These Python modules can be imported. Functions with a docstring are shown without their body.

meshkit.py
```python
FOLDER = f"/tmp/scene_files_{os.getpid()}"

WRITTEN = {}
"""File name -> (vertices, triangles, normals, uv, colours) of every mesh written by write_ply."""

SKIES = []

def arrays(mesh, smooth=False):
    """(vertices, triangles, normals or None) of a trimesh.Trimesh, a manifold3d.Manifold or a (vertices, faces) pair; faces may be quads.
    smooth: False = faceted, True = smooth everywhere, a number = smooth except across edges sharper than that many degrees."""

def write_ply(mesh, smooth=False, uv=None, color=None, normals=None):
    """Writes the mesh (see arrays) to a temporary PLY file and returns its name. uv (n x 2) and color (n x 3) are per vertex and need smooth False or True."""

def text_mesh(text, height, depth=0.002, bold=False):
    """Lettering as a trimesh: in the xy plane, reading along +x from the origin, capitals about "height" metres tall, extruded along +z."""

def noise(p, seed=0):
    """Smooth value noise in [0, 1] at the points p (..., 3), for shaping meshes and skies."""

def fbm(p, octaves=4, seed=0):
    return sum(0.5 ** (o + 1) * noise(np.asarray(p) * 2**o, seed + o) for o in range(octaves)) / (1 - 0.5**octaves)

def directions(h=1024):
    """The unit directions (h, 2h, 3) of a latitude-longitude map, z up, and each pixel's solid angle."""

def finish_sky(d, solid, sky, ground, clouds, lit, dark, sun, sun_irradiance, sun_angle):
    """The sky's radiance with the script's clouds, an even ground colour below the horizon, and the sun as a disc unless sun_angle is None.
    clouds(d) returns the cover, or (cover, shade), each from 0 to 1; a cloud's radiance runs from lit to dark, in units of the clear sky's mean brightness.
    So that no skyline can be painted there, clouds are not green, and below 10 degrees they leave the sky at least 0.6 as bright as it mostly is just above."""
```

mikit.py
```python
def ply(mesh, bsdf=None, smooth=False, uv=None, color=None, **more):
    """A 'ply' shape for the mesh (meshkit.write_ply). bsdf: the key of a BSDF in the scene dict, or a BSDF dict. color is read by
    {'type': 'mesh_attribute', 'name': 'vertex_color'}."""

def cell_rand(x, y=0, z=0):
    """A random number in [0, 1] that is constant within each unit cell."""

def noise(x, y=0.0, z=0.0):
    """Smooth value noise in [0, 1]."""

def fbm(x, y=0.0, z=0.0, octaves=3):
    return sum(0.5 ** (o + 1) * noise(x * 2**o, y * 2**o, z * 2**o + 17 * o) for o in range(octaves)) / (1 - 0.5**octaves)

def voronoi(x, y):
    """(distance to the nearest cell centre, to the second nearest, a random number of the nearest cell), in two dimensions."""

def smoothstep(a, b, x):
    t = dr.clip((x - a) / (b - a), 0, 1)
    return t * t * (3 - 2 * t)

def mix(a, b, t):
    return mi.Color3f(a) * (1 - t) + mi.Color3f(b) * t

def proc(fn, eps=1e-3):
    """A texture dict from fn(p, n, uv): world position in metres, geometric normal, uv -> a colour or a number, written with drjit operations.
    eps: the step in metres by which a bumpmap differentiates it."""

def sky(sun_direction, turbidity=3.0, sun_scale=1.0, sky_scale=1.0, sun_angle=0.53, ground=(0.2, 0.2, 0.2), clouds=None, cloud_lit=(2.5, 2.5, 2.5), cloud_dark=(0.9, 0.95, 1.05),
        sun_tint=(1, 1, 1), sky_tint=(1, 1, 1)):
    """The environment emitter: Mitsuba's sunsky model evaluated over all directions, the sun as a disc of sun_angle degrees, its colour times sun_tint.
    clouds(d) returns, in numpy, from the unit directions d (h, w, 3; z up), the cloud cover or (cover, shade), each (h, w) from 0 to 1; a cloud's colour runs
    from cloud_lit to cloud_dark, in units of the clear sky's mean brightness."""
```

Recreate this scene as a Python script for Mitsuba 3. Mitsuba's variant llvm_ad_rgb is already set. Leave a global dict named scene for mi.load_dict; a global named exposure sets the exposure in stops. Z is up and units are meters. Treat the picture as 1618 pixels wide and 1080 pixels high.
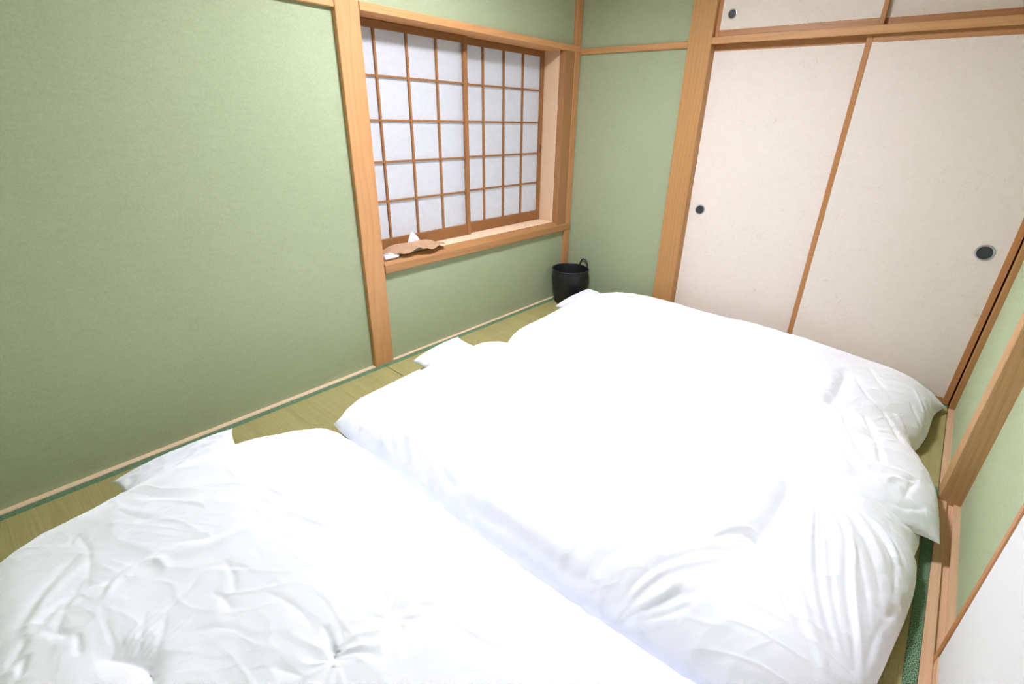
import math
import numpy as np, trimesh, manifold3d
import mitsuba as mi, drjit as dr
import mikit
from mikit import proc, noise, fbm, voronoi, cell_rand, smoothstep, mix
import meshkit
T = mi.ScalarTransform4f

scene = {'type': 'scene'}
labels = {}

# ------------------------------------------------------------------ camera, light, exposure
CAM = np.array([2.316, -3.2062, 1.3863])
YAW, PITCH, ROLL, FPX, PPX, PPY = 0.695, -0.4268, 0.0303, 765.83, 835.43, 531.25
exposure = 2.28
LAMP_POS = (1.06, -1.60, 2.41)
LAMP_RADIUS = 0.19
LAMP_RADIANCE = (44.6, 46.0, 52.0)
SKY_SCALE = 2.4


def camera():
    sy, cy, sp, cp = math.sin(YAW), math.cos(YAW), math.sin(PITCH), math.cos(PITCH)
    fwd = np.array([-sy * cp, cy * cp, sp])
    right = np.array([cy, sy, 0.0])
    up = np.cross(right, fwd)
    c, s = math.cos(ROLL), math.sin(ROLL)
    up2 = -s * right + c * up
    return {'type': 'perspective', 'to_world': T().look_at(origin=CAM.tolist(), target=(CAM + fwd).tolist(), up=up2.tolist()),
            'fov_axis': 'x', 'fov': 2 * math.degrees(math.atan(809.0 / FPX)), 'near_clip': 0.02, 'far_clip': 60.0,
            'principal_point_offset_x': -(PPX - 809.0) / 1618.0, 'principal_point_offset_y': -(PPY - 540.0) / 1080.0}


scene['camera'] = camera()
scene['sky'] = mikit.sky((-0.55, 0.5, 0.65), turbidity=4.0, sun_scale=0.0, sky_scale=SKY_SCALE, ground=(0.25, 0.25, 0.25),
                         clouds=lambda d: np.clip(0.75 + 0.2 * (meshkit.fbm(d * 3.0, 3, 4) - 0.5), 0, 1))


# ------------------------------------------------------------------ materials
def two(b):
    return {'type': 'twosided', 'nested': b}


def wood(key, dark, light, axis, across, scale=1.0, rings=9.0, rough=0.55, knots=0.0, seed=0.0, wav=1.0):
    """Long grain along `axis`; growth rings seen as lines over the `across` coordinate."""
    def fn(p, n, uv):
        P = (p.x, p.y, p.z)
        a, u = P[axis], P[across]
        w = P[3 - axis - across]
        q = u + 0.7 * w
        warp = (noise(q * 5.0 + seed, a * 0.9 + seed) - 0.5) * 1.6 * wav + (noise(q * 17.0, a * 3.1 + seed) - 0.5) * 0.25 * wav
        r = q * rings * 6.0 * scale + warp * 2.2 + seed
        f = r - dr.floor(r)
        line = smoothstep(0.25, 0.95, f) * (1.0 - smoothstep(0.95, 1.0, f))
        fibre = fbm(q * 260.0 * scale, a * 7.0, seed, 2)
        tone = noise(q * 3.0 + 5.0, a * 0.6 + seed * 3.0)
        t = dr.clip(0.24 * line + 0.40 * (fibre - 0.5) + 0.55 * (tone - 0.5) + 0.16, 0, 1)
        col = mix(light, dark, t)
        if knots > 0:
            d1, d2, rnd = voronoi(q * 9.0 + seed, a * 2.6 + seed)
            k = (1.0 - smoothstep(0.035, 0.075, d1)) * dr.select(rnd > 1.0 - knots, 1.0, 0.0)
            col = mix(col, (0.13, 0.055, 0.022), 0.8 * k)
        return col
    scene[key] = two({'type': 'principled', 'base_color': proc(fn), 'roughness': rough, 'specular': 0.35})


# posts and trims: light cypress with an orange tone
wood('wood_post_z', (0.40, 0.172, 0.062), (0.545, 0.285, 0.120), 2, 1, 1.0, 2.4, 0.5, 0.0, 1.3, 1.6)
wood('wood_back_post_z', (0.34, 0.155, 0.050), (0.45, 0.235, 0.088), 2, 0, 1.0, 7.0, 0.5, 0.03, 7.3)
wood('wood_side_post_z', (0.36, 0.19, 0.075), (0.55, 0.33, 0.155), 2, 0, 1.0, 6.0, 0.5, 0.0, 3.1)
wood('wood_casing_z', (0.27, 0.118, 0.045), (0.37, 0.182, 0.075), 2, 1, 1.0, 7.0, 0.5, 0.16, 4.7)
wood('wood_trim_y', (0.40, 0.175, 0.062), (0.57, 0.295, 0.12), 1, 2, 1.0, 6.0, 0.5, 0.0, 2.2)
wood('wood_sill_y', (0.25, 0.105, 0.034), (0.40, 0.195, 0.075), 1, 2, 1.0, 5.0, 0.5, 0.0, 3.3, 2.2)
wood('wood_trim_x', (0.38, 0.18, 0.07), (0.55, 0.29, 0.12), 0, 2, 1.0, 6.0, 0.5, 0.0, 5.2)
wood('wood_pale_y', (0.60, 0.41, 0.26), (0.74, 0.55, 0.38), 1, 0, 1.0, 9.0, 0.6, 0.0, 6.6)
wood('wood_pale_z', (0.58, 0.38, 0.23), (0.70, 0.49, 0.32), 2, 0, 1.0, 14.0, 0.6, 0.0, 8.6)
wood('wood_shikii_y', (0.52, 0.30, 0.165), (0.66, 0.43, 0.265), 1, 0, 1.0, 9.0, 0.55, 0.0, 9.4)
wood('wood_frame_z', (0.36, 0.155, 0.05), (0.46, 0.215, 0.08), 2, 0, 1.0, 8.0, 0.42, 0.0, 2.9)
wood('wood_frame_x', (0.34, 0.155, 0.06), (0.46, 0.23, 0.10), 0, 2, 1.0, 8.0, 0.42, 0.0, 3.9)
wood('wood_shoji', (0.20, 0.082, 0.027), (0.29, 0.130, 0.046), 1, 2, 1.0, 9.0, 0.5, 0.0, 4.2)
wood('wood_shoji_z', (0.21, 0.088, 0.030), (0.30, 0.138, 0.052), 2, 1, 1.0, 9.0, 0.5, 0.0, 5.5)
wood('wood_ceiling', (0.46, 0.30, 0.16), (0.60, 0.42, 0.25), 0, 1, 1.0, 3.0, 0.6, 0.0, 1.9)


def plaster_col(p, n, uv):
    s = p.x + p.y
    grain = fbm(s * 240.0, p.z * 240.0, p.x * 60.0, 2)
    blot = fbm(s * 3.0, p.z * 3.0, 3.0, 3)
    lay = noise(s * 30.0, p.z * 110.0)
    c = mix((0.300, 0.345, 0.207), (0.372, 0.420, 0.264), dr.clip(0.5 + 0.9 * (grain - 0.5) + 0.28 * (blot - 0.5) + 0.18 * (lay - 0.5), 0, 1))
    return c


def plaster_bump(p, n, uv):
    s = p.x + p.y
    return 0.0010 * fbm(s * 200.0, p.z * 200.0, 7.0, 2)


scene['plaster_green'] = two({'type': 'bumpmap', 'arbitrary': proc(plaster_bump, 0.0015), 'scale': 1.0,
                              'bsdf': {'type': 'principled', 'base_color': proc(plaster_col), 'roughness': 0.85, 'specular': 0.25}})


def washi(p, n, uv):
    """Cream door paper with short curled fibres."""
    s, z = p.x + p.y, p.z
    m = noise(s * 13.0 + 3.1, z * 13.0)
    f1 = noise(s * 42.0, z * 42.0, 4.0)
    thin = 1.0 - smoothstep(0.0, 0.035, dr.abs(f1 - 0.5))
    clump = smoothstep(0.70, 0.80, m)
    m2 = noise(s * 21.0 + 8.0, z * 21.0 + 2.0)
    f2 = noise(s * 75.0, z * 75.0, 9.0)
    thin2 = (1.0 - smoothstep(0.0, 0.045, dr.abs(f2 - 0.5))) * smoothstep(0.76, 0.86, m2)
    base = mix((0.695, 0.622, 0.538), (0.726, 0.656, 0.576), fbm(s * 60.0, z * 60.0, 1.0, 2))
    return mix(base, (0.44, 0.36, 0.26), dr.clip(0.30 * thin * clump + 0.24 * thin2, 0, 1))


scene['paper_cream'] = two({'type': 'principled', 'base_color': proc(washi), 'roughness': 0.7, 'specular': 0.2})


def shoji_col(p, n, uv):
    return mix((0.505, 0.506, 0.525), (0.54, 0.541, 0.56), fbm(p.y * 50.0, p.z * 50.0, 0.0, 2))


scene['paper_shoji'] = {'type': 'principledthin', 'base_color': proc(shoji_col), 'roughness': 0.8, 'spec_trans': 0.0, 'diff_trans': 0.5}


def tatami_fn(along):
    def col(p, n, uv):
        a, b = (p.x, p.y) if along == 0 else (p.y, p.x)
        strand = noise(a * 420.0, b * 6.0, 2.0)
        broad = fbm(a * 26.0, b * 1.6, 5.0, 3)
        row = noise(b * 70.0, a * 2.0, 1.0)
        t = dr.clip(0.5 + 0.5 * (strand - 0.5) + 0.38 * (broad - 0.5) + 0.15 * (row - 0.5), 0, 1)
        return mix((0.275, 0.240, 0.088), (0.405, 0.362, 0.160), t)
    return col


def tatami_bump(along):
    def h(p, n, uv):
        a, b = (p.x, p.y) if along == 0 else (p.y, p.x)
        return 0.0006 * dr.sin(b * (2 * math.pi / 0.0075)) * (0.7 + 0.3 * noise(a * 60.0, b * 5.0)) + 0.0003 * noise(a * 420.0, b * 9.0)
    return h


for k, al in (('tatami_x', 0), ('tatami_y', 1)):
    scene[k] = two({'type': 'bumpmap', 'arbitrary': proc(tatami_bump(al), 0.001), 'scale': 1.0,
                    'bsdf': {'type': 'principled', 'base_color': proc(tatami_fn(al)), 'roughness': 0.6, 'specular': 0.3}})


def heri_col(p, n, uv):
    """Green cloth border woven with a lighter lattice of lozenges."""
    u, v = p.x / 0.017, p.y / 0.017
    row = dr.floor(v)
    x = u + 0.5 * (row - 2.0 * dr.floor(row * 0.5))
    fx, fy = dr.abs(x - dr.floor(x) - 0.5), dr.abs(v - row - 0.5)
    d = dr.maximum(fy * 1.05, fx * 0.9 + fy * 0.5)
    ring = smoothstep(0.30, 0.36, d) * (1.0 - smoothstep(0.43, 0.49, d)) + (1.0 - smoothstep(0.10, 0.16, d))
    weave = noise(p.x * 1500.0, p.y * 1500.0)
    c = mix((0.046, 0.100, 0.050), (0.25, 0.39, 0.235), dr.clip(0.85 * ring, 0, 1))
    return c * (0.85 + 0.3 * weave)


scene['border_cloth'] = two({'type': 'principled', 'base_color': proc(heri_col), 'roughness': 0.75, 'specular': 0.2})


def cotton_bump(p, n, uv):
    return 0.0012 * (fbm(p.x * 55.0, p.y * 55.0, p.z * 55.0, 2)) + 0.00025 * noise(p.x * 500.0, p.y * 500.0, p.z * 500.0)


scene['cotton_white'] = two({'type': 'bumpmap', 'arbitrary': proc(cotton_bump, 0.002), 'scale': 1.0,
                             'bsdf': {'type': 'principled', 'base_color': {'type': 'rgb', 'value': (0.832, 0.845, 0.902)}, 'roughness': 0.75,
                                      'specular': 0.2, 'sheen': 0.15}})
scene['cotton_pillow'] = two({'type': 'principled', 'base_color': {'type': 'rgb', 'value': (0.80, 0.815, 0.885)}, 'roughness': 0.8, 'specular': 0.2})
scene['plastic_black'] = two({'type': 'principled', 'base_color': {'type': 'rgb', 'value': (0.012, 0.0125, 0.015)}, 'roughness': 0.45, 'specular': 0.5})
scene['metal_black'] = two({'type': 'principled', 'base_color': {'type': 'rgb', 'value': (0.022, 0.026, 0.030)}, 'roughness': 0.38, 'specular': 0.6})
scene['metal_silver'] = two({'type': 'principled', 'base_color': {'type': 'rgb', 'value': (0.55, 0.56, 0.60)}, 'roughness': 0.25, 'metallic': 1.0})
scene['card_brown'] = two({'type': 'diffuse', 'reflectance': {'type': 'rgb', 'value': (0.36, 0.26, 0.17)}})


def kraft(p, n, uv):
    return mix((0.36, 0.215, 0.125), (0.46, 0.29, 0.18), fbm(p.x * 120.0, p.y * 120.0, p.z * 120.0, 3))


scene['paper_brown'] = two({'type': 'principled', 'base_color': proc(kraft), 'roughness': 0.75, 'specular': 0.2})
scene['tissue_white'] = {'type': 'principledthin', 'base_color': {'type': 'rgb', 'value': (0.88, 0.88, 0.89)}, 'roughness': 0.9, 'spec_trans': 0.0, 'diff_trans': 0.5}
scene['plastic_white'] = two({'type': 'principled', 'base_color': {'type': 'rgb', 'value': (0.78, 0.79, 0.82)}, 'roughness': 0.35, 'specular': 0.5})
scene['plastic_grey'] = two({'type': 'principled', 'base_color': {'type': 'rgb', 'value': (0.30, 0.31, 0.35)}, 'roughness': 0.4, 'specular': 0.5})
scene['lamp_body'] = two({'type': 'principled', 'base_color': {'type': 'rgb', 'value': (0.8, 0.8, 0.78)}, 'roughness': 0.5})


# ------------------------------------------------------------------ helpers
def put(key, mesh, bsdf, label=None, cat=None, group=None, kind=None, smooth=False, **more):
    base, n = key, 0
    while key in scene:
        n += 1
        key = f'{base}_{n:03d}'
    scene[key] = mikit.ply(mesh, bsdf, smooth=smooth, **more)
    e = {}
    if label: e['label'] = label
    if cat: e['category'] = cat
    if group: e['group'] = group
    if kind: e['kind'] = kind
    if e: labels[key] = e
    return key


def tag(key, label, cat=None, group=None, kind=None):
    e = {'label': label}
    if cat: e['category'] = cat
    if group: e['group'] = group
    if kind: e['kind'] = kind
    labels[key] = e


def bx(x0, x1, y0, y1, z0, z1, b=0.0015):
    """A box with chamfered edges."""
    lo, hi = np.array([x0, y0, z0], float), np.array([x1, y1, z1], float)
    b = min(b, 0.4 * float((hi - lo).min()))
    pts = []
    for i in range(8):
        s = np.array([(i >> k) & 1 for k in range(3)])
        c = np.where(s, hi, lo)
        for k in range(3):
            q = c + np.where(s, -b, b)
            q[k] = c[k]
            pts.append(q)
    return trimesh.convex.convex_hull(np.array(pts))


def cat_(*m):
    return trimesh.util.concatenate(list(m))


def lathe(profile, n=48, center=(0, 0, 0)):
    m = trimesh.creation.revolve(np.array(profile, float), sections=n)
    m.apply_translation(center)
    return m


def tube(path, r, n=8, closed=False):
    path = np.asarray(path, float)
    k = len(path)
    tang = np.gradient(path, axis=0)
    tang /= np.linalg.norm(tang, axis=1, keepdims=True)
    ref = np.array([0, 0, 1.0]) if abs(tang[0][2]) < 0.9 else np.array([1.0, 0, 0])
    v = []
    a = np.cross(tang[0], ref); a /= np.linalg.norm(a)
    for i in range(k):
        a = a - tang[i] * (a @ tang[i]); a /= np.linalg.norm(a)
        b = np.cross(tang[i], a)
        for j in range(n):
            th = 2 * math.pi * j / n
            v.append(path[i] + r * (math.cos(th) * a + math.sin(th) * b))
    f = []
    for i in range(k - 1):
        for j in range(n):
            p, q = i * n + j, i * n + (j + 1) % n
            f += [[p, q, q + n], [p, q + n, p + n]]
    c0, c1 = len(v), len(v) + 1
    v += [path[0], path[-1]]
    for j in range(n):
        f += [[c0, (j + 1) % n, j], [c1, (k - 1) * n + j, (k - 1) * n + (j + 1) % n]]
    m = trimesh.Trimesh(np.array(v), np.array(f), process=False)
    m.fix_normals()
    return m


# ------------------------------------------------------------------ room dimensions
XR = 2.625            # face of the right-hand posts and sill
YF = -3.62            # wall behind the camera
CEIL = 2.56
PLX = -0.022          # plaster of the window wall
PLY = 0.062           # plaster of the back wall
YA, YB = -1.833, -1.711   # window post
SILL_Z = 0.628
HEAD0, HEAD1 = 1.806, 1.842

# floor: slab and six tatami mats
put('floor', bx(-0.35, 2.95, YF - 0.1, 0.5, -0.16, -0.056), 'wood_ceiling', 'bare board subfloor under the woven tatami mats', kind='structure')
MW, ML = XR / 3.0, XR / 3.0 * 2.0 + 0.035
mats = [(0, MW, -ML, 0.055, 1), (0, MW, YF, -ML, 1), (MW, XR, -0.862, 0.055, 0),
        (MW, 2 * MW, -0.862 - ML, -0.862, 1), (2 * MW, XR, -0.862 - ML, -0.862, 1), (MW, XR, YF, -0.862 - ML, 0)]
HB = 0.033
for (x0, x1, y0, y1, al) in mats:
    g = 0.0012
    x0, x1, y0, y1 = x0 + g, x1 - g, y0 + g, y1 - g
    k = put('floor__tatami_mat', bx(x0, x1, y0, y1, -0.055, 0.0, 0.003), 'tatami_y' if al == 1 else 'tatami_x')
    for s in (0, 1):
        if al == 1:
            a, b = (x0 - 0.0005, x0 + HB) if s == 0 else (x1 - HB, x1 + 0.0005)
            put(k + '__cloth_border', bx(a, b, y0, y1, -0.04, 0.0016, 0.001), 'border_cloth')
        else:
            a, b = (y0 - 0.0005, y0 + HB) if s == 0 else (y1 - HB, y1 + 0.0005)
            put(k + '__cloth_border', bx(x0, x1, a, b, -0.04, 0.0016, 0.001), 'border_cloth')

# window wall
W0 = -0.36
put('wall_left', cat_(bx(W0, PLX - 0.008, YF - 0.1, YA + 0.02, -0.05, CEIL + 0.05, 0.0), bx(W0, PLX, YA + 0.02, 0.12, -0.05, 0.575, 0.0),
                      bx(W0, PLX, YA + 0.02, 0.12, 1.825, CEIL + 0.05, 0.0), bx(W0, -0.20, -0.10, 0.12, 0.575, 1.825, 0.0)),
    'plaster_green', 'sage green plaster wall around the paper screened window', kind='structure')
put('wall_back', cat_(bx(-0.36, 0.90, PLY, 0.20, -0.05, CEIL + 0.05, 0.0)), 'plaster_green', 'sage green plaster strip between the window corner and the closet', kind='structure')
put('wall_right', cat_(bx(2.652, 2.85, -0.83, 0.20, -0.05, CEIL + 0.05, 0.0), bx(2.697, 2.85, YF - 0.1, -0.83, -0.05, CEIL + 0.05, 0.0)),
    'plaster_green', 'sage green plaster wall at the right behind a brown post', kind='structure')
put('wall_front', bx(-0.36, 2.85, YF - 0.15, YF, -0.05, CEIL + 0.05, 0.0), 'plaster_green', 'sage green plaster wall behind the camera', kind='structure')
put('ceiling', bx(-0.36, 2.85, YF - 0.1, 0.95, CEIL, CEIL + 0.06, 0.0), 'wood_ceiling', 'pale boarded ceiling above the room', kind='structure')
# closet box behind the doors
put('wall_closet', cat_(bx(0.84, 2.85, 0.88, 0.93, -0.05, CEIL, 0.0), bx(0.84, 0.90, 0.20, 0.9, -0.05, CEIL, 0.0), bx(2.72, 2.85, 0.12, 0.9, -0.05, CEIL, 0.0),
                        bx(0.84, 2.75, 0.125, 0.9, -0.12, -0.02, 0.0)),
    'wood_ceiling', 'bare wooden inside of the closet behind the doors', kind='structure')

# posts and trims (numbered trims of the setting)
put('trim_1', bx(-0.14, 0.0, YA, YB, -0.05, CEIL, 0.003), 'wood_post_z', 'light cypress post at the left of the window', kind='structure')
put('trim_2', bx(-0.10, 0.003, -0.012, 0.052, -0.05, CEIL, 0.003), 'wood_post_z', 'slim cypress post in the corner beside the window', kind='structure')
put('trim_3', bx(-0.05, -0.004, YF, YA - 0.0005, 1.800, 1.838, 0.002), 'wood_trim_y', 'cypress rail high on the left wall beside the window post', kind='structure')
put('trim_4', bx(0.826, 0.972, 0.0, 0.125, -0.05, CEIL, 0.003), 'wood_back_post_z', 'broad cypress post between the green wall and the closet', kind='structure')
put('trim_5', bx(0.004, 0.826, 0.046, 0.10, 1.792, 1.829, 0.002), 'wood_trim_x', 'thin cypress rail across the back wall between two posts', kind='structure')
put('trim_6', cat_(bx(0.9725, 2.70, 0.0, 0.024, 1.800, 1.836, 0.002), bx(0.9725, 2.70, 0.024, 0.12, 1.812, 1.836, 0.0)), 'wood_trim_x',
    'grooved head beam between upper and lower closet doors', kind='structure')
put('trim_7', bx(2.628, 2.72, 0.0, 0.125, -0.05, CEIL, 0.002), 'wood_back_post_z', 'slim post at the right end of the closet', kind='structure')
put('trim_8', bx(XR, 2.74, -0.923, -0.805, -0.05, CEIL, 0.003), 'wood_side_post_z', 'thick brown post standing out from the right wall', kind='structure')
put('baseboard_left', cat_(bx(PLX - 0.02, -0.0005, YF, YA - 0.0005, -0.055, 0.004, 0.001), bx(PLX - 0.01, -0.0005, YB + 0.0005, -0.0125, -0.055, 0.004, 0.001)),
    'wood_pale_y', 'narrow pale wood strip between the tatami and the left wall', kind='structure')
put('baseboard_right', bx(XR + 0.0005, 2.66, -0.8045, -0.0005, -0.055, 0.004, 0.001), 'wood_shikii_y', 'narrow pink toned wood strip between the tatami and the right wall', kind='structure')
put('baseboard_back', bx(0.004, 0.8255, 0.0555, PLY + 0.01, -0.055, 0.004, 0.001), 'wood_trim_x', 'narrow wood strip under the back wall', kind='structure')
put('trim_9', bx(0.9725, 2.6275, 0.0555, 0.125, -0.05, 0.003, 0.001), 'wood_trim_x', 'closet door sill set flush with the tatami', kind='structure')
# grooved sill of the sliding door on the right wall
put('trim_10', cat_(bx(XR, 2.654, YF, -0.9235, -0.055, 0.006, 0.0015), bx(2.654, 2.676, YF, -0.9235, -0.055, -0.006, 0.0), bx(2.676, 2.705, YF, -0.9235, -0.055, 0.006, 0.0015)),
    'wood_shikii_y', 'grooved pale wood door sill along the right wall', kind='structure')

# window recess: casing, jamb, head and sill
put('window_1__casing', bx(-0.05, 0.0005, -0.123, -0.0125, SILL_Z - 0.03, HEAD0 + 0.004, 0.0015), 'wood_casing_z')
put('window_1__jamb', bx(-0.235, -0.0505, -0.123, -0.095, SILL_Z - 0.03, HEAD0 + 0.004, 0.001), 'wood_pale_z', 'pale straight grained side board of the window recess')
put('window_1__jamb', bx(-0.235, -0.1405, YA + 0.03, YB - 0.04, SILL_Z - 0.03, HEAD0 + 0.004, 0.001), 'wood_pale_z')
put('window_1__head', cat_(bx(-0.03, 0.004, YB + 0.0005, -0.0005 + 0.045, HEAD0, HEAD1, 0.002), bx(-0.24, -0.0295, YA + 0.03, -0.095, HEAD0 + 0.001, HEAD0 + 0.03, 0.001)), 'wood_trim_y')
prof = np.array([(-0.040, 0.551), (0.004, 0.551), (0.008, 0.555), (0.008, 0.596), (0.004, 0.602), (-0.022, 0.6262), (-0.040, 0.627)])
put('window_1__sill_nosing', trimesh.convex.convex_hull(np.array([(x, y, z) for x, z in prof for y in (YB + 0.0005, 0.048)])), 'wood_sill_y')
put('window_1__sill_board', bx(-0.24, -0.0405, YA + 0.03, -0.0955, 0.60, SILL_Z, 0.001), 'wood_pale_y', 'pale wide board inside the window recess')
tag('window_1', 'recessed window with a wooden sill in the green wall', kind='structure')

# the two shoji screens
def shoji(key, y0, y1, x, label, pull):
    """x is the face toward the room, 28 mm thick."""
    xb = x - 0.028
    z0, z1 = SILL_Z + 0.001, HEAD0 - 0.001
    sw, br, tr = 0.030, 0.072, 0.036
    gz0, gz1 = z0 + br, z1 - tr
    gy0, gy1 = y0 + sw, y1 - sw
    tag(key, label, 'sliding screen', None)
    for a, b in ((y0, gy0), (gy1, y1)):
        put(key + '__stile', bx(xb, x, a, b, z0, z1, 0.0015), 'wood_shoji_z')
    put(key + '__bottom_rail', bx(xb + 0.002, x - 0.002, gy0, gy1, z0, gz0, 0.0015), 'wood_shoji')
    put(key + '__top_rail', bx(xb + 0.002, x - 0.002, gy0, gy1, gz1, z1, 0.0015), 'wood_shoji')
    bw = 0.0062
    ys = [gy0 + (gy1 - gy0) * i / 4 for i in range(5)]
    zs = [gz0 + (gz1 - gz0) * i / 5 for i in range(6)]
    for i in (1, 2, 3):
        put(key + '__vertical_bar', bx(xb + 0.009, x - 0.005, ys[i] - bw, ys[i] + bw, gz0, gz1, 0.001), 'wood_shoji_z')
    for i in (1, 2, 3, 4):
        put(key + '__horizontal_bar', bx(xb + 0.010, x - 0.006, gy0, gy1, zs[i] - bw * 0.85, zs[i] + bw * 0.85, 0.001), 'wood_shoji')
    for i in range(4):
        for j in range(5):
            v = np.array([(xb + 0.0085, a, b) for a, b in ((ys[i], zs[j]), (ys[i + 1], zs[j]), (ys[i + 1], zs[j + 1]), (ys[i], zs[j + 1]))])
            put(key + '__paper_pane', (v, np.array([[0, 1, 2], [0, 2, 3]])), 'paper_shoji')
    if pull:
        put(key + '__finger_pull', bx(x - 0.004, x + 0.0006, y1 - 0.021, y1 - 0.011, 1.13, 1.19, 0.001), 'metal_black', 'small dark finger slot in the frame')


shoji('shoji_screen', -1.775, -0.905, -0.150, 'paper lattice window screen next to the light post, standing in front of the other screen', False)
shoji('shoji_screen_001', -0.955, -0.124, -0.182, 'paper lattice window screen next to the green corner, with a small dark finger slot', True)


# ------------------------------------------------------------------ closet doors
def fusuma(key, x0, x1, z0, z1, y, label, stile=0.028, top=0.02, bottom=0.04, handle=None, th=0.022, stile_mat='wood_frame_z', rail_mat='wood_frame_x'):
    tag(key, label, kind='structure')
    put(key + '__paper_panel', bx(x0 + 0.01, x1 - 0.01, y + 0.003, y + th - 0.003, z0 + 0.01, z1 - 0.008, 0.0), 'paper_cream')
    for a, b in ((x0, x0 + stile), (x1 - stile, x1)):
        put(key + '__stile', bx(a, b, y, y + th, z0, z1, 0.0015), stile_mat)
    put(key + '__top_rail', bx(x0 + stile, x1 - stile, y + 0.001, y + th - 0.001, z1 - top, z1, 0.0012), rail_mat)
    put(key + '__bottom_rail', bx(x0 + stile, x1 - stile, y + 0.001, y + th - 0.001, z0, z0 + bottom, 0.0012), rail_mat)
    if handle:
        hx, hz, r = handle
        def face(m):
            m.apply_transform(trimesh.transformations.rotation_matrix(math.pi / 2, (1, 0, 0)))
            m.apply_translation((hx, y + 0.003, hz))
            return m
        k = put(key + '__door_pull', face(lathe([(0, -0.0005), (0.72 * r, -0.0005), (0.74 * r, 0.0022), (0.0, 0.0022)][::-1] if False else [(0.0, 0.0004), (0.70 * r, 0.0004), (0.76 * r, 0.0040), (0.80 * r, 0.0044)], 40)), 'metal_black',
                'recessed round dark metal pull', smooth=30)
        put(key + '__door_pull__ring', face(lathe([(0.76 * r, 0.0), (0.77 * r, 0.0046), (0.84 * r, 0.0056), (0.93 * r, 0.0050), (r, 0.0016), (r, 0.0)], 40)), 'metal_silver',
            'thin silver ring', smooth=40)


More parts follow.
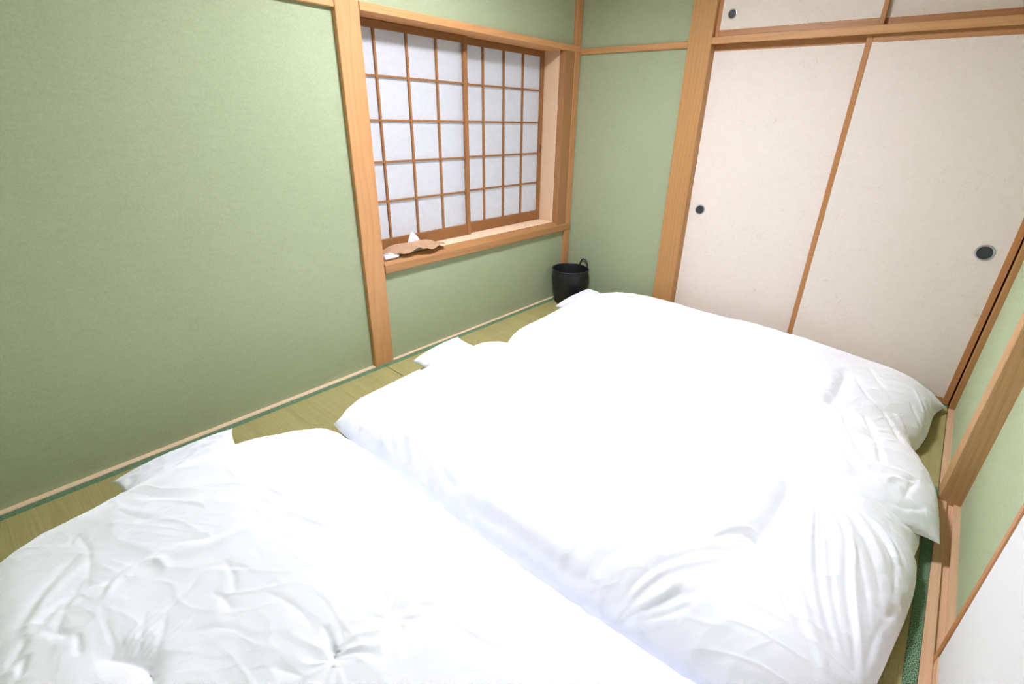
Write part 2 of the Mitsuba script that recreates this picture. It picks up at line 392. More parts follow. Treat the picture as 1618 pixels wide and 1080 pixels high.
fusuma('door_1', 0.935, 1.785, 0.004, 1.806, 0.068, 'cream papered closet door next to the broad light post', handle=(1.047, 0.846, 0.033), bottom=0.035, top=0.038)
fusuma('door_2', 1.757, 2.621, 0.004, 1.804, 0.036, 'cream papered closet door at the right with a large round pull', handle=(2.512, 0.836, 0.040), bottom=0.035, top=0.038)
fusuma('door_3', 0.972, 1.812, 1.838, 2.34, 0.036, 'small cream upper closet door above the left door', handle=(1.055, 1.948, 0.026), bottom=0.034, top=0.03, stile=0.022)
fusuma('door_4', 1.765, 2.626, 1.838, 2.34, 0.030 + 0.034, 'small cream upper closet door above the right door', handle=(2.53, 1.948, 0.026), bottom=0.034, top=0.03, stile=0.022)
put('trim_11', bx(0.9725, 2.70, 0.0, 0.12, 2.336, 2.40, 0.002), 'wood_trim_x', 'beam above the upper closet doors', kind='structure')
put('wall_closet_top', bx(0.90, 2.72, 0.06, 0.20, 2.40, CEIL + 0.05, 0.0), 'plaster_green', 'green plaster above the closet', kind='structure')


# sliding door on the right wall, its leading stile toward the post
def side_door():
    x0, x1 = 2.652, 2.674
    y1 = -1.752
    y0 = y1 - 0.90
    tag('door_5', 'white papered sliding door with brown frame at the right edge', kind='structure')
    put('door_5__paper_panel', bx(x0 + 0.004, x1 - 0.003, y0 + 0.01, y1 - 0.01, 0.02, 1.78, 0.0), 'paper_white')
    for a, b in ((y1 - 0.03, y1), (y0, y0 + 0.03)):
        put('door_5__stile', bx(x0, x1, a, b, 0.006, 1.80, 0.003), 'wood_frame_z')
    put('door_5__bottom_rail', bx(x0 + 0.001, x1, y0 + 0.03, y1 - 0.03, 0.006, 0.045, 0.002), 'wood_shikii_y')
    put('door_5__top_rail', bx(x0 + 0.001, x1, y0 + 0.03, y1 - 0.03, 1.765, 1.80, 0.002), 'wood_shikii_y')


scene['paper_white'] = two({'type': 'principled', 'base_color': {'type': 'rgb', 'value': (0.63, 0.625, 0.605)}, 'roughness': 0.7, 'specular': 0.2})
side_door()
put('trim_12', bx(XR, 2.705, YF, -0.9235, 1.805, 1.845, 0.002), 'wood_trim_y', 'head rail of the sliding door on the right wall', kind='structure')

# ceiling lamp (above the frame)
def lamp():
    r = LAMP_RADIUS
    x, y, z = LAMP_POS
    tag('ceiling_light', 'round white ceiling lamp hanging over the middle of the beds', 'lamp')
    put('ceiling_light__base', lathe([(0, CEIL - z), (0.09, CEIL - z), (0.09, CEIL - z - 0.03), (0.03, CEIL - z - 0.04), (0.03, 0.05), (r + 0.02, 0.045), (r + 0.02, -0.022), (r, -0.022), (r * 0.99, 0.014), (0.0, 0.014)][::-1], 40, (x, y, z)), 'lamp_body', smooth=30)
    pr = [(0.0, -0.014), (r * 0.5, -0.012), (r * 0.85, -0.006), (r * 0.97, 0.004), (r * 0.97, 0.012), (0.0, 0.012)]
    m = lathe(pr, 40, (x, y, z))
    m.fix_normals()
    k = put('ceiling_light__diffuser', m, 'lamp_body', smooth=40)
    scene[k]['emitter'] = {'type': 'area', 'radiance': {'type': 'rgb', 'value': LAMP_RADIANCE}}


lamp()
#BEDDING
# ------------------------------------------------------------------ bedding
def pc(pts, n):
    """A smooth curve through the points, n samples evenly spaced along it."""
    from scipy.interpolate import PchipInterpolator
    p = np.asarray(pts, float)
    t = np.r_[0, np.cumsum(np.linalg.norm(np.diff(p, axis=0), axis=1))]
    q = PchipInterpolator(t, p, axis=0)(np.linspace(0, t[-1], 400))
    s = np.r_[0, np.cumsum(np.linalg.norm(np.diff(q, axis=0), axis=1))]
    return np.stack([np.interp(np.linspace(0, s[-1], n), s, q[:, k]) for k in range(3)], -1)


def coons(south, north, west, east, na, nb):
    """Grid (na, nb, 3): a runs west to east, b south to north."""
    S, N, W, E = pc(south, na), pc(north, na), pc(west, nb), pc(east, nb)
    a, b = np.linspace(0, 1, na)[:, None, None], np.linspace(0, 1, nb)[None, :, None]
    return ((1 - b) * S[:, None] + b * N[:, None] + (1 - a) * W[None] + a * E[None]
            - ((1 - a) * (1 - b) * S[0] + a * (1 - b) * S[-1] + (1 - a) * b * N[0] + a * b * N[-1]))


def bump(x, y, cx, cy, rx, ry, h):
    return h * np.exp(-((x - cx) / rx) ** 2 - ((y - cy) / ry) ** 2)


def rnd(t):
    t = np.clip(t, 0, 1)
    return np.sqrt(np.maximum(1 - (1 - t) ** 2, 0))


class Quilt:
    def __init__(self, south, north, west, east, radius, height, step=0.0042, hem=0.0):
        L = np.linalg.norm(np.diff(np.asarray(south, float), axis=0), axis=1).sum()
        M = np.linalg.norm(np.diff(np.asarray(west, float), axis=0), axis=1).sum()
        na, nb = int(L / step) | 1, int(M / step) | 1
        g = coons(south, north, west, east, na, nb)
        self.na, self.nb, self.g = na, nb, g
        a, b = np.linspace(0, 1, na)[:, None], np.linspace(0, 1, nb)[None, :]
        rs, rn, rw, re = radius
        wx = np.linalg.norm(g[-1] - g[0], axis=-1)[None, :]
        wy = np.linalg.norm(g[:, -1] - g[:, 0], axis=-1)[:, None]
        ds, dn, dw, de = b * wy, (1 - b) * wy, a * wx, (1 - a) * wx
        self.w = rnd(ds / rs) * rnd(dn / rn) * rnd(dw / rw) * rnd(de / re)
        self.edge = np.minimum(np.minimum(ds, dn), np.minimum(dw, de)) + 0 * g[..., 0]
        self.x, self.y = g[..., 0], g[..., 1]
        self.top = g[..., 2] * (1 - self.w) + self.w * np.maximum(height(self.x, self.y), g[..., 2])

    def mesh(self, top, under):
        na, nb = self.na, self.nb
        V = np.stack([self.x, self.y, top], -1)
        k = 4                                     # the underside is coarser inside but shares the rim
        low = np.minimum(under, top - 0.012 * np.clip(self.edge / 0.03, 0, 1))
        low = np.where(self.edge <= 0, top, low)
        B = np.stack([self.x, self.y, low], -1)
        i = np.arange(na * nb).reshape(na, nb)
        q = np.stack([i[:-1, :-1], i[1:, :-1], i[1:, 1:], i[:-1, 1:]], -1).reshape(-1, 4)
        rim = np.ones((na, nb), bool); rim[1:-1, 1:-1] = False
        ia = np.unique(np.r_[np.arange(0, na, k), na - 1]); ib = np.unique(np.r_[np.arange(0, nb, k), nb - 1])
        sub = np.ix_(ia, ib)
        j = np.arange(len(ia) * len(ib)).reshape(len(ia), len(ib)) + na * nb
        qb = np.stack([j[:-1, :-1], j[:-1, 1:], j[1:, 1:], j[1:, :-1]], -1).reshape(-1, 4)
        v = np.vstack([V.reshape(-1, 3), B[sub].reshape(-1, 3)])
        return v, np.vstack([q, qb])


def h_far(x, y):       # the quilt by the closet
    return (0.245 + bump(x, y, 0.62, -0.62, 0.28, 0.34, 0.065) + bump(x, y, 1.5, -0.65, 0.7, 0.4, 0.02)
            - 0.055 * np.clip((x - 1.9) / 0.7, 0, 1) + 0.0 * y)


def h_mid(x, y):
    return (0.255 + bump(x, y, 0.62, -1.75, 0.30, 0.34, 0.060) + bump(x, y, 1.4, -1.85, 0.6, 0.3, 0.025)
            - 0.085 * np.clip((x - 1.95) / 0.6, 0, 1) - 0.16 * np.clip((y + 1.45 - 0.11 * np.clip((x - 1.95) / 0.3, 0, 1)) / 0.13, 0, 1))


def h_near(x, y):
    return 0.265 + bump(x, y, 0.62, -2.90, 0.30, 0.36, 0.060) + bump(x, y, 1.45, -2.85, 0.6, 0.3, 0.03)


QUILTS = {
    'far': dict(
        south=[(0.47, -1.17, 0.05), (0.60, -1.33, 0.15), (0.95, -1.42, 0.222), (1.5, -1.42, 0.238), (1.95, -1.42, 0.225), (2.20, -1.45, 0.198), (2.35, -1.45, 0.160), (2.46, -1.41, 0.132), (2.55, -1.36, 0.105), (2.627, -1.32, 0.075)],
        north=[(0.47, -0.10, 0.12), (0.8, -0.03, 0.05), (1.4, -0.012, 0.04), (2.0, -0.012, 0.04), (2.45, -0.02, 0.05), (2.606, -0.075, 0.04)],
        west=[(0.47, -1.17, 0.05), (0.46, -0.9, 0.05), (0.485, -0.55, 0.12), (0.48, -0.2, 0.15), (0.47, -0.10, 0.12)],
        east=[(2.627, -1.32, 0.075), (2.615, -1.13, 0.06), (2.608, -1.02, 0.04), (2.56, -0.86, 0.025), (2.522, -0.78, 0.02), (2.505, -0.69, 0.02), (2.53, -0.59, 0.02), (2.555, -0.40, 0.02), (2.565, -0.20, 0.022), (2.606, -0.075, 0.04)],
        radius=(0.20, 0.22, 0.50, 0.26), height=h_far),
    'middle': dict(
        south=[(0.47, -2.36, 0.085), (0.60, -2.376, 0.09), (1.1, -2.384, 0.09), (1.7, -2.376, 0.085), (2.15, -2.348, 0.08), (2.46, -2.31, 0.03)],
        north=[(0.46, -1.16, 0.08), (0.9, -1.14, 0.08), (1.6, -1.14, 0.08), (2.2, -1.14, 0.05), (2.565, -1.18, 0.025)],
        west=[(0.47, -2.36, 0.085), (0.45, -2.1, 0.085), (0.455, -1.75, 0.115), (0.455, -1.45, 0.135), (0.45, -1.30, 0.10), (0.46, -1.16, 0.08)],
        east=[(2.46, -2.31, 0.03), (2.50, -2.15, 0.03), (2.535, -1.975, 0.03), (2.556, -1.825, 0.03), (2.576, -1.67, 0.03), (2.585, -1.55, 0.03), (2.582, -1.48, 0.032), (2.570, -1.42, 0.04), (2.580, -1.30, 0.03), (2.565, -1.18, 0.025)],
        radius=(0.19, 0.20, 0.55, 0.24), height=h_mid),
    'near': dict(
        south=[(0.46, -3.50, 0.03), (0.9, -3.56, 0.05), (1.6, -3.56, 0.05), (2.35, -3.50, 0.04)],
        north=[(0.47, -2.372, 0.045), (0.62, -2.386, 0.075), (1.1, -2.390, 0.09), (1.7, -2.382, 0.085), (2.15, -2.354, 0.08), (2.42, -2.32, 0.06)],
        west=[(0.46, -3.50, 0.03), (0.40, -3.30, 0.05), (0.41, -3.05, 0.10), (0.44, -2.75, 0.12), (0.445, -2.60, 0.085), (0.47, -2.372, 0.045)],
        east=[(2.35, -3.50, 0.04), (2.42, -3.2, 0.04), (2.44, -2.8, 0.04), (2.42, -2.32, 0.06)],
        radius=(0.20, 0.34, 0.56, 0.25), height=h_near),
}
# fold lines of each cover on the floor plan (x, y): height, half width, kind (v valley, r ridge)
CREASES = {'near': [
    ([(1.019, -3.241), (0.988, -3.228), (0.96, -3.181), (0.962, -3.139), (0.995, -3.117), (1.04, -3.121)], 0.0058, 0.011, 'r'),
    ([(0.996, -3.246), (0.961, -3.228), (0.937, -3.181), (0.94, -3.134)], 0.0037, 0.0102, 'v'),
    ([(0.953, -3.134), (0.952, -3.078), (1.003, -3.005), (1.016, -2.909), (1.012, -2.762), (0.977, -2.71), (1.014, -2.609)], 0.0062, 0.0136, 'v'),
    ([(1.025, -2.745), (1.057, -2.698), (1.133, -2.634), (1.187, -2.6)], 0.0043, 0.0102, 'v'),
    ([(0.976, -3.13), (1.003, -3.065), (1.04, -2.996), (1.057, -2.905), (1.047, -2.775)], 0.005, 0.0187, 'r'),
    ([(0.825, -3.172), (0.811, -3.033), (0.825, -2.938), (0.83, -2.834), (0.816, -2.713)], 0.0037, 0.0119, 'v'),
    ([(0.968, -3.4), (0.892, -3.361), (0.835, -3.318), (0.776, -3.247)], 0.0062, 0.0153, 'v'),
    ([(0.994, -3.387), (0.928, -3.353), (0.867, -3.305), (0.831, -3.223)], 0.0062, 0.0153, 'r'),
    ([(0.972, -3.361), (0.931, -3.284), (0.948, -3.22)], 0.0068, 0.0119, 'v'),
    ([(0.986, -3.348), (0.959, -3.28), (0.961, -3.228)], 0.005, 0.0102, 'r'),
    ([(1.07, -3.305), (1.101, -3.31), (1.137, -3.314)], 0.0087, 0.0085, 'v'),
    ([(0.999, -3.353), (1.032, -3.335), (1.064, -3.318)], 0.0062, 0.0136, 'v'),
    ([(1.044, -3.391), (1.066, -3.4), (1.098, -3.408)], 0.0095, 0.0093, 'v'),
    ([(1.054, -3.425), (1.022, -3.404), (0.985, -3.383)], 0.0074, 0.0136, 'v'),
    ([(0.73, -3.265), (0.694, -3.253), (0.699, -3.241)], 0.0044, 0.0085, 'v'),
    ([(0.759, -3.224), (0.746, -3.211), (0.761, -3.19)], 0.003, 0.0102, 'v'),
    ([(0.563, -3.096), (0.71, -3.058), (0.791, -3.006)], 0.0037, 0.0187, 'v'),
    ([(0.676, -3.094), (0.777, -3.062), (0.836, -3.012)], 0.0022, 0.017, 'r'),
    ([(1.59, -2.811), (1.515, -2.751), (1.422, -2.671), (1.387, -2.628)], 0.0056, 0.0102, 'v'),
    ([(1.315, -2.655), (1.404, -2.722), (1.475, -2.773)], 0.0043, 0.0119, 'v'),
    ([(1.244, -2.676), (1.302, -2.727), (1.355, -2.761)], 0.005, 0.0136, 'v'),
    ([(1.591, -2.798), (1.6, -2.759), (1.649, -2.702)], 0.0056, 0.0093, 'v'),
    ([(1.586, -2.794), (1.587, -2.75), (1.596, -2.72)], 0.005, 0.0085, 'v'),
    ([(1.581, -2.811), (1.542, -2.794), (1.511, -2.786)], 0.005, 0.0085, 'v'),
    ([(1.595, -2.807), (1.613, -2.785), (1.627, -2.776)], 0.0043, 0.0085, 'v'),
    ([(1.574, -2.95), (1.517, -2.933), (1.486, -2.929)], 0.0056, 0.0085, 'v'),
    ([(1.579, -2.946), (1.599, -2.915), (1.618, -2.898), (1.659, -2.884)], 0.0056, 0.0093, 'v'),
    ([(1.543, -2.946), (1.566, -2.946), (1.579, -2.946)], 0.0062, 0.0068, 'v'),
    ([(1.706, -2.529), (1.772, -2.557), (1.825, -2.542), (1.905, -2.55), (2.003, -2.591)], 0.0062, 0.0102, 'v'),
    ([(1.729, -2.649), (1.742, -2.61), (1.773, -2.587)], 0.0037, 0.0085, 'v'),
    ([(1.43, -2.456), (1.544, -2.441), (1.64, -2.448)], 0.005, 0.0085, 'v'),
    ([(1.487, -3.046), (1.543, -3.02), (1.589, -3.002)], 0.0037, 0.0102, 'v'),
    ([(1.111, -3.009), (1.169, -3.009), (1.231, -3.026)], 0.0037, 0.0102, 'v'),
    ([(1.183, -3.065), (1.225, -3.052), (1.279, -3.047)], 0.0037, 0.0085, 'v'),
    ([(0.66, -2.748), (0.68, -2.645), (0.733, -2.558)], 0.0037, 0.0102, 'v'),
    ([(0.775, -2.771), (0.795, -2.653), (0.879, -2.561), (1.004, -2.536)], 0.0037, 0.0119, 'v'),
    ([(0.886, -2.774), (0.915, -2.647), (1.016, -2.566)], 0.0031, 0.0102, 'v'),
    ([(1.088, -3.078), (1.118, -3.026), (1.204, -2.97)], 0.003, 0.009, 'v'),
    ([(1.294, -2.974), (1.404, -2.947), (1.503, -2.946)], 0.003, 0.009, 'v'),
    ([(1.25, -3.155), (1.28, -3.099), (1.374, -3.051)], 0.003, 0.009, 'v'),
    ([(1.15, -3.16), (1.135, -3.108), (1.111, -3.069)], 0.004, 0.01, 'v'),
    ([(1.068, -3.258), (1.126, -3.258), (1.185, -3.258)], 0.004, 0.007, 'v'),
    ([(1.114, -3.237), (1.154, -3.241), (1.208, -3.25)], 0.002, 0.006, 'v'),
    ([(1.117, -3.186), (1.183, -3.211), (1.232, -3.233)], 0.003, 0.006, 'v'),
    ([(1.16, -3.156), (1.212, -3.181), (1.264, -3.211)], 0.004, 0.008, 'v'),
    ([(0.888, -3.262), (0.97, -3.314), (1.049, -3.344)], 0.005, 0.01, 'v'),
    ([(0.659, -3.148), (0.802, -3.098), (0.862, -3.021)], 0.003, 0.01, 'v'),
    ([(0.69, -3.244), (0.839, -3.241), (0.941, -3.271)], 0.004, 0.01, 'v'),
], 'middle': [
    ([(2.287, -1.555), (2.342, -1.611), (2.391, -1.787), (2.451, -1.994), (2.479, -2.075)], 0.0088, 0.0108, 'v'),
    ([(2.305, -1.547), (2.36, -1.607), (2.409, -1.783), (2.466, -1.977), (2.492, -2.051)], 0.0088, 0.0108, 'r'),
    ([(2.264, -1.58), (2.301, -1.762), (2.368, -1.973), (2.437, -2.094)], 0.0088, 0.0117, 'v'),
    ([(2.253, -1.61), (2.289, -1.796), (2.348, -1.994), (2.415, -2.119)], 0.0064, 0.0126, 'r'),
    ([(2.246, -1.944), (2.292, -2.022), (2.344, -2.096), (2.398, -2.144)], 0.008, 0.0144, 'v'),
    ([(2.256, -1.898), (2.309, -1.996), (2.368, -2.083), (2.416, -2.139)], 0.0064, 0.0135, 'r'),
    ([(2.371, -1.494), (2.439, -1.539), (2.491, -1.579), (2.521, -1.646)], 0.0096, 0.0108, 'v'),
    ([(2.393, -1.495), (2.487, -1.518), (2.536, -1.574)], 0.008, 0.009, 'v'),
    ([(2.384, -1.491), (2.461, -1.524), (2.521, -1.593)], 0.008, 0.009, 'r'),
    ([(2.337, -1.53), (2.401, -1.604), (2.461, -1.714), (2.495, -1.824)], 0.0072, 0.0144, 'v'),
    ([(2.349, -1.506), (2.425, -1.576), (2.491, -1.686)], 0.0064, 0.0126, 'r'),
    ([(2.211, -1.547), (2.227, -1.653), (2.247, -1.776)], 0.0064, 0.0126, 'v'),
    ([(2.512, -1.831), (2.539, -1.759), (2.559, -1.668)], 0.008, 0.0108, 'v'),
    ([(2.509, -1.852), (2.497, -1.944), (2.498, -2.039)], 0.0096, 0.0126, 'v'),
    ([(2.547, -1.655), (2.547, -1.731), (2.524, -1.871)], 0.0064, 0.0108, 'r'),
    ([(2.035, -1.984), (2.07, -1.901), (2.143, -1.834)], 0.0072, 0.0099, 'v'),
    ([(2.052, -1.996), (2.096, -1.904), (2.146, -1.847)], 0.0064, 0.009, 'r'),
    ([(2.064, -2.004), (2.113, -1.916), (2.16, -1.889)], 0.0072, 0.009, 'v'),
    ([(2.004, -2.023), (2.021, -1.954), (2.059, -1.88)], 0.004, 0.0108, 'v'),
    ([(1.942, -2.356), (1.947, -2.318), (1.971, -2.237), (2.018, -2.145), (2.091, -2.028), (2.184, -1.947)], 0.0104, 0.0126, 'v'),
    ([(1.946, -2.351), (1.961, -2.309), (1.988, -2.24), (2.039, -2.153), (2.115, -2.043)], 0.0072, 0.0126, 'r'),
    ([(1.863, -2.319), (1.85, -2.29), (1.863, -2.247), (1.896, -2.194)], 0.008, 0.0198, 'v'),
    ([(1.954, -2.355), (2.017, -2.301), (2.077, -2.217)], 0.0088, 0.0117, 'v'),
    ([(1.994, -2.34), (2.061, -2.289), (2.098, -2.245)], 0.0072, 0.0108, 'v'),
    ([(1.965, -2.342), (2.015, -2.288), (2.054, -2.198)], 0.0072, 0.0126, 'r'),
    ([(1.952, -2.343), (1.981, -2.286), (2.022, -2.208)], 0.0064, 0.0108, 'v'),
    ([(1.266, -2.37), (1.406, -2.36), (1.564, -2.349), (1.644, -2.352), (1.737, -2.349), (1.817, -2.346), (1.892, -2.351)], 0.016, 0.018, 'v'),
    ([(1.288, -2.353), (1.446, -2.338), (1.603, -2.331), (1.726, -2.328), (1.828, -2.325)], 0.008, 0.027, 'r'),
    ([(1.093, -2.276), (1.187, -2.323), (1.305, -2.344)], 0.0112, 0.0126, 'v'),
    ([(1.071, -2.289), (1.169, -2.341), (1.254, -2.366)], 0.0064, 0.0108, 'r'),
    ([(1.029, -2.306), (1.063, -2.336), (1.097, -2.358)], 0.0088, 0.0099, 'v'),
    ([(0.951, -2.275), (1.003, -2.323), (1.063, -2.358)], 0.0064, 0.0108, 'r'),
    ([(0.853, -2.296), (0.902, -2.344), (1.0, -2.379)], 0.0072, 0.0108, 'v'),
    ([(0.807, -2.321), (0.881, -2.357), (0.975, -2.375)], 0.0072, 0.0108, 'r'),
    ([(0.895, -2.274), (0.961, -2.327), (1.042, -2.375)], 0.0072, 0.0108, 'v'),
    ([(0.647, -2.343), (0.805, -2.351), (0.915, -2.366)], 0.0064, 0.0108, 'r'),
    ([(0.606, -2.355), (0.75, -2.363), (0.873, -2.369)], 0.0064, 0.0108, 'v'),
    ([(1.616, -2.378), (1.626, -2.356), (1.636, -2.343)], 0.0032, 0.0108, 'v'),
    ([(1.179, -1.918), (1.258, -1.94), (1.38, -1.892)], 0.0032, 0.0108, 'v'),
    ([(1.273, -2.106), (1.416, -2.126), (1.581, -2.09), (1.753, -2.114)], 0.004, 0.0126, 'v'),
    ([(1.948, -1.461), (2.046, -1.43), (2.11, -1.438), (2.152, -1.518)], 0.008, 0.0108, 'v'),
    ([(1.923, -1.174), (2.074, -1.413), (2.137, -1.437)], 0.0064, 0.009, 'r'),
    ([(2.323, -1.551), (2.387, -1.658), (2.449, -1.816), (2.486, -1.928)], 0.006, 0.008, 'v'),
    ([(2.277, -1.58), (2.34, -1.774), (2.396, -1.96), (2.452, -2.061)], 0.006, 0.008, 'v'),
    ([(2.262, -1.796), (2.309, -1.929), (2.373, -2.05), (2.426, -2.126)], 0.005, 0.009, 'v'),
    ([(2.215, -1.912), (2.26, -2.006), (2.309, -2.103)], 0.004, 0.009, 'v'),
    ([(2.412, -1.513), (2.474, -1.562), (2.509, -1.637), (2.522, -1.755)], 0.006, 0.008, 'v'),
    ([(2.093, -1.981), (2.127, -1.945), (2.163, -1.901)], 0.004, 0.007, 'v'),
    ([(1.95, -1.513), (2.054, -1.55), (2.154, -1.617)], 0.004, 0.008, 'v'),
    ([(1.896, -1.57), (2.029, -1.607), (2.149, -1.685)], 0.003, 0.008, 'v'),
    ([(1.926, -2.095), (1.967, -2.008), (2.029, -1.92)], 0.003, 0.01, 'v'),
    ([(2.012, -2.309), (2.066, -2.256), (2.099, -2.182)], 0.004, 0.009, 'v'),
    ([(1.959, -2.292), (1.993, -2.206), (2.04, -2.085)], 0.004, 0.009, 'v'),
], 'far': [
    ([(2.295, -0.849), (2.327, -0.898), (2.349, -0.944)], 0.0176, 0.0108, 'v'),
    ([(2.256, -0.898), (2.3, -0.914), (2.35, -0.961)], 0.0112, 0.0108, 'v'),
    ([(2.209, -0.877), (2.246, -0.903), (2.291, -0.952)], 0.0096, 0.0108, 'v'),
    ([(2.237, -0.82), (2.271, -0.857), (2.306, -0.897)], 0.0096, 0.0108, 'r'),
    ([(2.379, -1.063), (2.393, -1.116), (2.403, -1.168)], 0.0144, 0.0108, 'v'),
    ([(2.354, -0.96), (2.37, -1.019), (2.379, -1.063)], 0.0096, 0.0126, 'v'),
    ([(2.465, -0.311), (2.502, -0.366), (2.538, -0.4)], 0.0096, 0.0108, 'v'),
    ([(2.443, -0.481), (2.488, -0.531), (2.526, -0.551)], 0.0096, 0.0126, 'v'),
    ([(2.439, -0.682), (2.48, -0.672), (2.515, -0.619)], 0.008, 0.0108, 'v'),
    ([(2.444, -0.298), (2.488, -0.411), (2.525, -0.49)], 0.008, 0.0126, 'r'),
    ([(2.402, -0.65), (2.459, -0.687), (2.505, -0.662)], 0.0096, 0.0144, 'r'),
    ([(2.344, -0.681), (2.399, -0.778), (2.457, -0.917)], 0.0112, 0.018, 'v'),
    ([(0.935, -0.312), (1.087, -0.182), (1.343, -0.244), (1.547, -0.266), (1.821, -0.255), (2.079, -0.311)], 0.0056, 0.009, 'v'),
    ([(0.957, -0.801), (1.111, -0.729), (1.286, -0.668), (1.521, -0.69)], 0.0056, 0.0126, 'v'),
    ([(0.968, -0.859), (0.996, -0.795), (1.022, -0.66)], 0.0056, 0.0126, 'v'),
    ([(1.798, -0.238), (1.841, -0.244)], 0.0096, 0.009, 'v'),
    ([(1.889, -1.259), (1.986, -1.195), (2.069, -1.068)], 0.0048, 0.009, 'v'),
    ([(1.809, -1.265), (1.94, -1.165), (2.057, -0.959)], 0.004, 0.009, 'r'),
    ([(1.92, -0.654), (2.037, -0.653), (2.141, -0.684)], 0.0048, 0.009, 'v'),
    ([(1.936, -0.771), (2.043, -0.748), (2.138, -0.746)], 0.0048, 0.009, 'v'),
    ([(1.742, -0.636), (1.922, -0.605), (2.108, -0.567)], 0.004, 0.0108, 'v'),
    ([(2.425, -1.278), (2.459, -1.208), (2.499, -1.195)], 0.008, 0.0126, 'r'),
    ([(2.51, -1.378), (2.54, -1.338), (2.605, -1.311)], 0.0064, 0.0108, 'v'),
    ([(2.41, -1.222), (2.47, -1.197), (2.521, -1.136)], 0.008, 0.0108, 'v'),
    ([(2.522, -1.152), (2.501, -1.227), (2.494, -1.292)], 0.0072, 0.0108, 'v'),
    ([(2.224, -1.201), (2.276, -1.252), (2.313, -1.342)], 0.008, 0.0225, 'r'),
    ([(0.685, -0.952), (0.856, -1.167), (0.979, -1.31)], 0.0048, 0.0108, 'v'),
    ([(0.968, -0.96), (1.086, -1.122), (1.197, -1.265)], 0.0048, 0.0108, 'v'),
    ([(1.754, -1.027), (1.927, -0.942), (2.122, -0.818)], 0.0035, 0.007, 'v'),
    ([(1.777, -0.842), (1.96, -0.746), (2.126, -0.718)], 0.0035, 0.007, 'v'),
    ([(1.79, -0.691), (1.951, -0.59), (2.134, -0.607)], 0.0035, 0.007, 'v'),
    ([(1.841, -0.533), (2.016, -0.482), (2.146, -0.539)], 0.0035, 0.007, 'v'),
    ([(1.843, -1.132), (1.981, -1.041), (2.122, -0.861)], 0.0035, 0.007, 'v'),
    ([(1.92, -0.316), (2.051, -0.326), (2.153, -0.46)], 0.004, 0.008, 'v'),
    ([(1.486, -0.603), (1.675, -0.532), (1.858, -0.477)], 0.003, 0.008, 'v'),
    ([(1.357, -0.532), (1.535, -0.438), (1.764, -0.433)], 0.003, 0.008, 'v'),
    ([(2.199, -0.455), (2.271, -0.631), (2.332, -0.694)], 0.006, 0.009, 'v'),
    ([(2.229, -0.262), (2.306, -0.456), (2.375, -0.567)], 0.005, 0.01, 'v'),
    ([(2.207, -0.852), (2.288, -1.072), (2.366, -1.208)], 0.006, 0.01, 'v'),
    ([(2.155, -1.216), (2.251, -1.246), (2.362, -1.278)], 0.004, 0.009, 'v'),
    ([(2.441, -1.362), (2.496, -1.335), (2.561, -1.258)], 0.005, 0.009, 'v'),
    ([(2.473, -1.263), (2.529, -1.268), (2.579, -1.308)], 0.005, 0.009, 'v'),
    ([(2.489, -0.406), (2.53, -0.362), (2.567, -0.186)], 0.006, 0.007, 'v'),
]}
STITCHES = {'near': [([(1.184, -3.271), (1.222, -3.245), (1.268, -3.224)], 0.024, 0.034, 0.003, 0.001, 0.085, 0.027), ([(1.268, -3.224), (1.295, -3.224), (1.322, -3.228)], 0.0174, 0.0187, 0.003, 0.003, 0.05, 0.02)],
            'middle': [([(2.174, -1.569), (2.176, -1.684), (2.169, -1.795), (2.164, -1.893)], 0.034, 0.034, 0.005, 0.002, 0.09, 0.02)],
            'far': [([(2.159, -0.483), (2.167, -0.641), (2.165, -0.752), (2.162, -0.84)], 0.03, 0.03, 0.007, 0.0035, 0.1, 0.022)]}
DIMPLES = {'near': [(1.595, -2.811, 0.0099, 0.0298, 0.003, 0.07, 9), (1.574, -2.95, 0.0087, 0.0255, 0.004, 0.06, 9)],
           'middle': [(1.941, -2.36, 0.02, 0.035, 0.003, 0.06, 8), (1.975, -1.785, 0.006, 0.05, 0.002, 0.1, 8)],
           'far': [(1.589, -0.712, 0.01, 0.05, 0.004, 0.1, 9), (2.354, -0.96, 0.022, 0.03, 0.004, 0.07, 7), (1.516, -1.42, 0.006, 0.05, 0.002, 0.1, 8)]}


def seg_dist(x, y, pts):
    """Distance to a polyline, the arc position of the nearest point (0 to 1) and the side (sign)."""
    P = np.asarray(pts, float)
    L = np.linalg.norm(np.diff(P, axis=0), axis=1)
    c = np.r_[0, np.cumsum(L)]
    best, arc, side = np.full(x.shape, 1e9), np.zeros(x.shape), np.ones(x.shape)
    for i in range(len(P) - 1):
        d = P[i + 1] - P[i]
        t = np.clip(((x - P[i, 0]) * d[0] + (y - P[i, 1]) * d[1]) / max(L[i] ** 2, 1e-12), 0, 1)
        ex, ey = x - P[i, 0] - t * d[0], y - P[i, 1] - t * d[1]
        r = np.hypot(ex, ey)
        m = r < best
        best = np.where(m, r, best)
        arc = np.where(m, (c[i] + t * L[i]) / c[-1], arc)
        side = np.where(m, np.sign(d[0] * ey - d[1] * ex), side)
    return best, arc, side


def smooth_line(pts, n=10):
    from scipy.interpolate import CubicSpline
    P = np.asarray(pts, float)
    if len(P) < 3:
        return P
    t = np.r_[0, np.cumsum(np.linalg.norm(np.diff(P, axis=0), axis=1))]
    return CubicSpline(t, P, axis=0, bc_type='natural')(np.linspace(0, t[-1], n * (len(P) - 1) + 1))


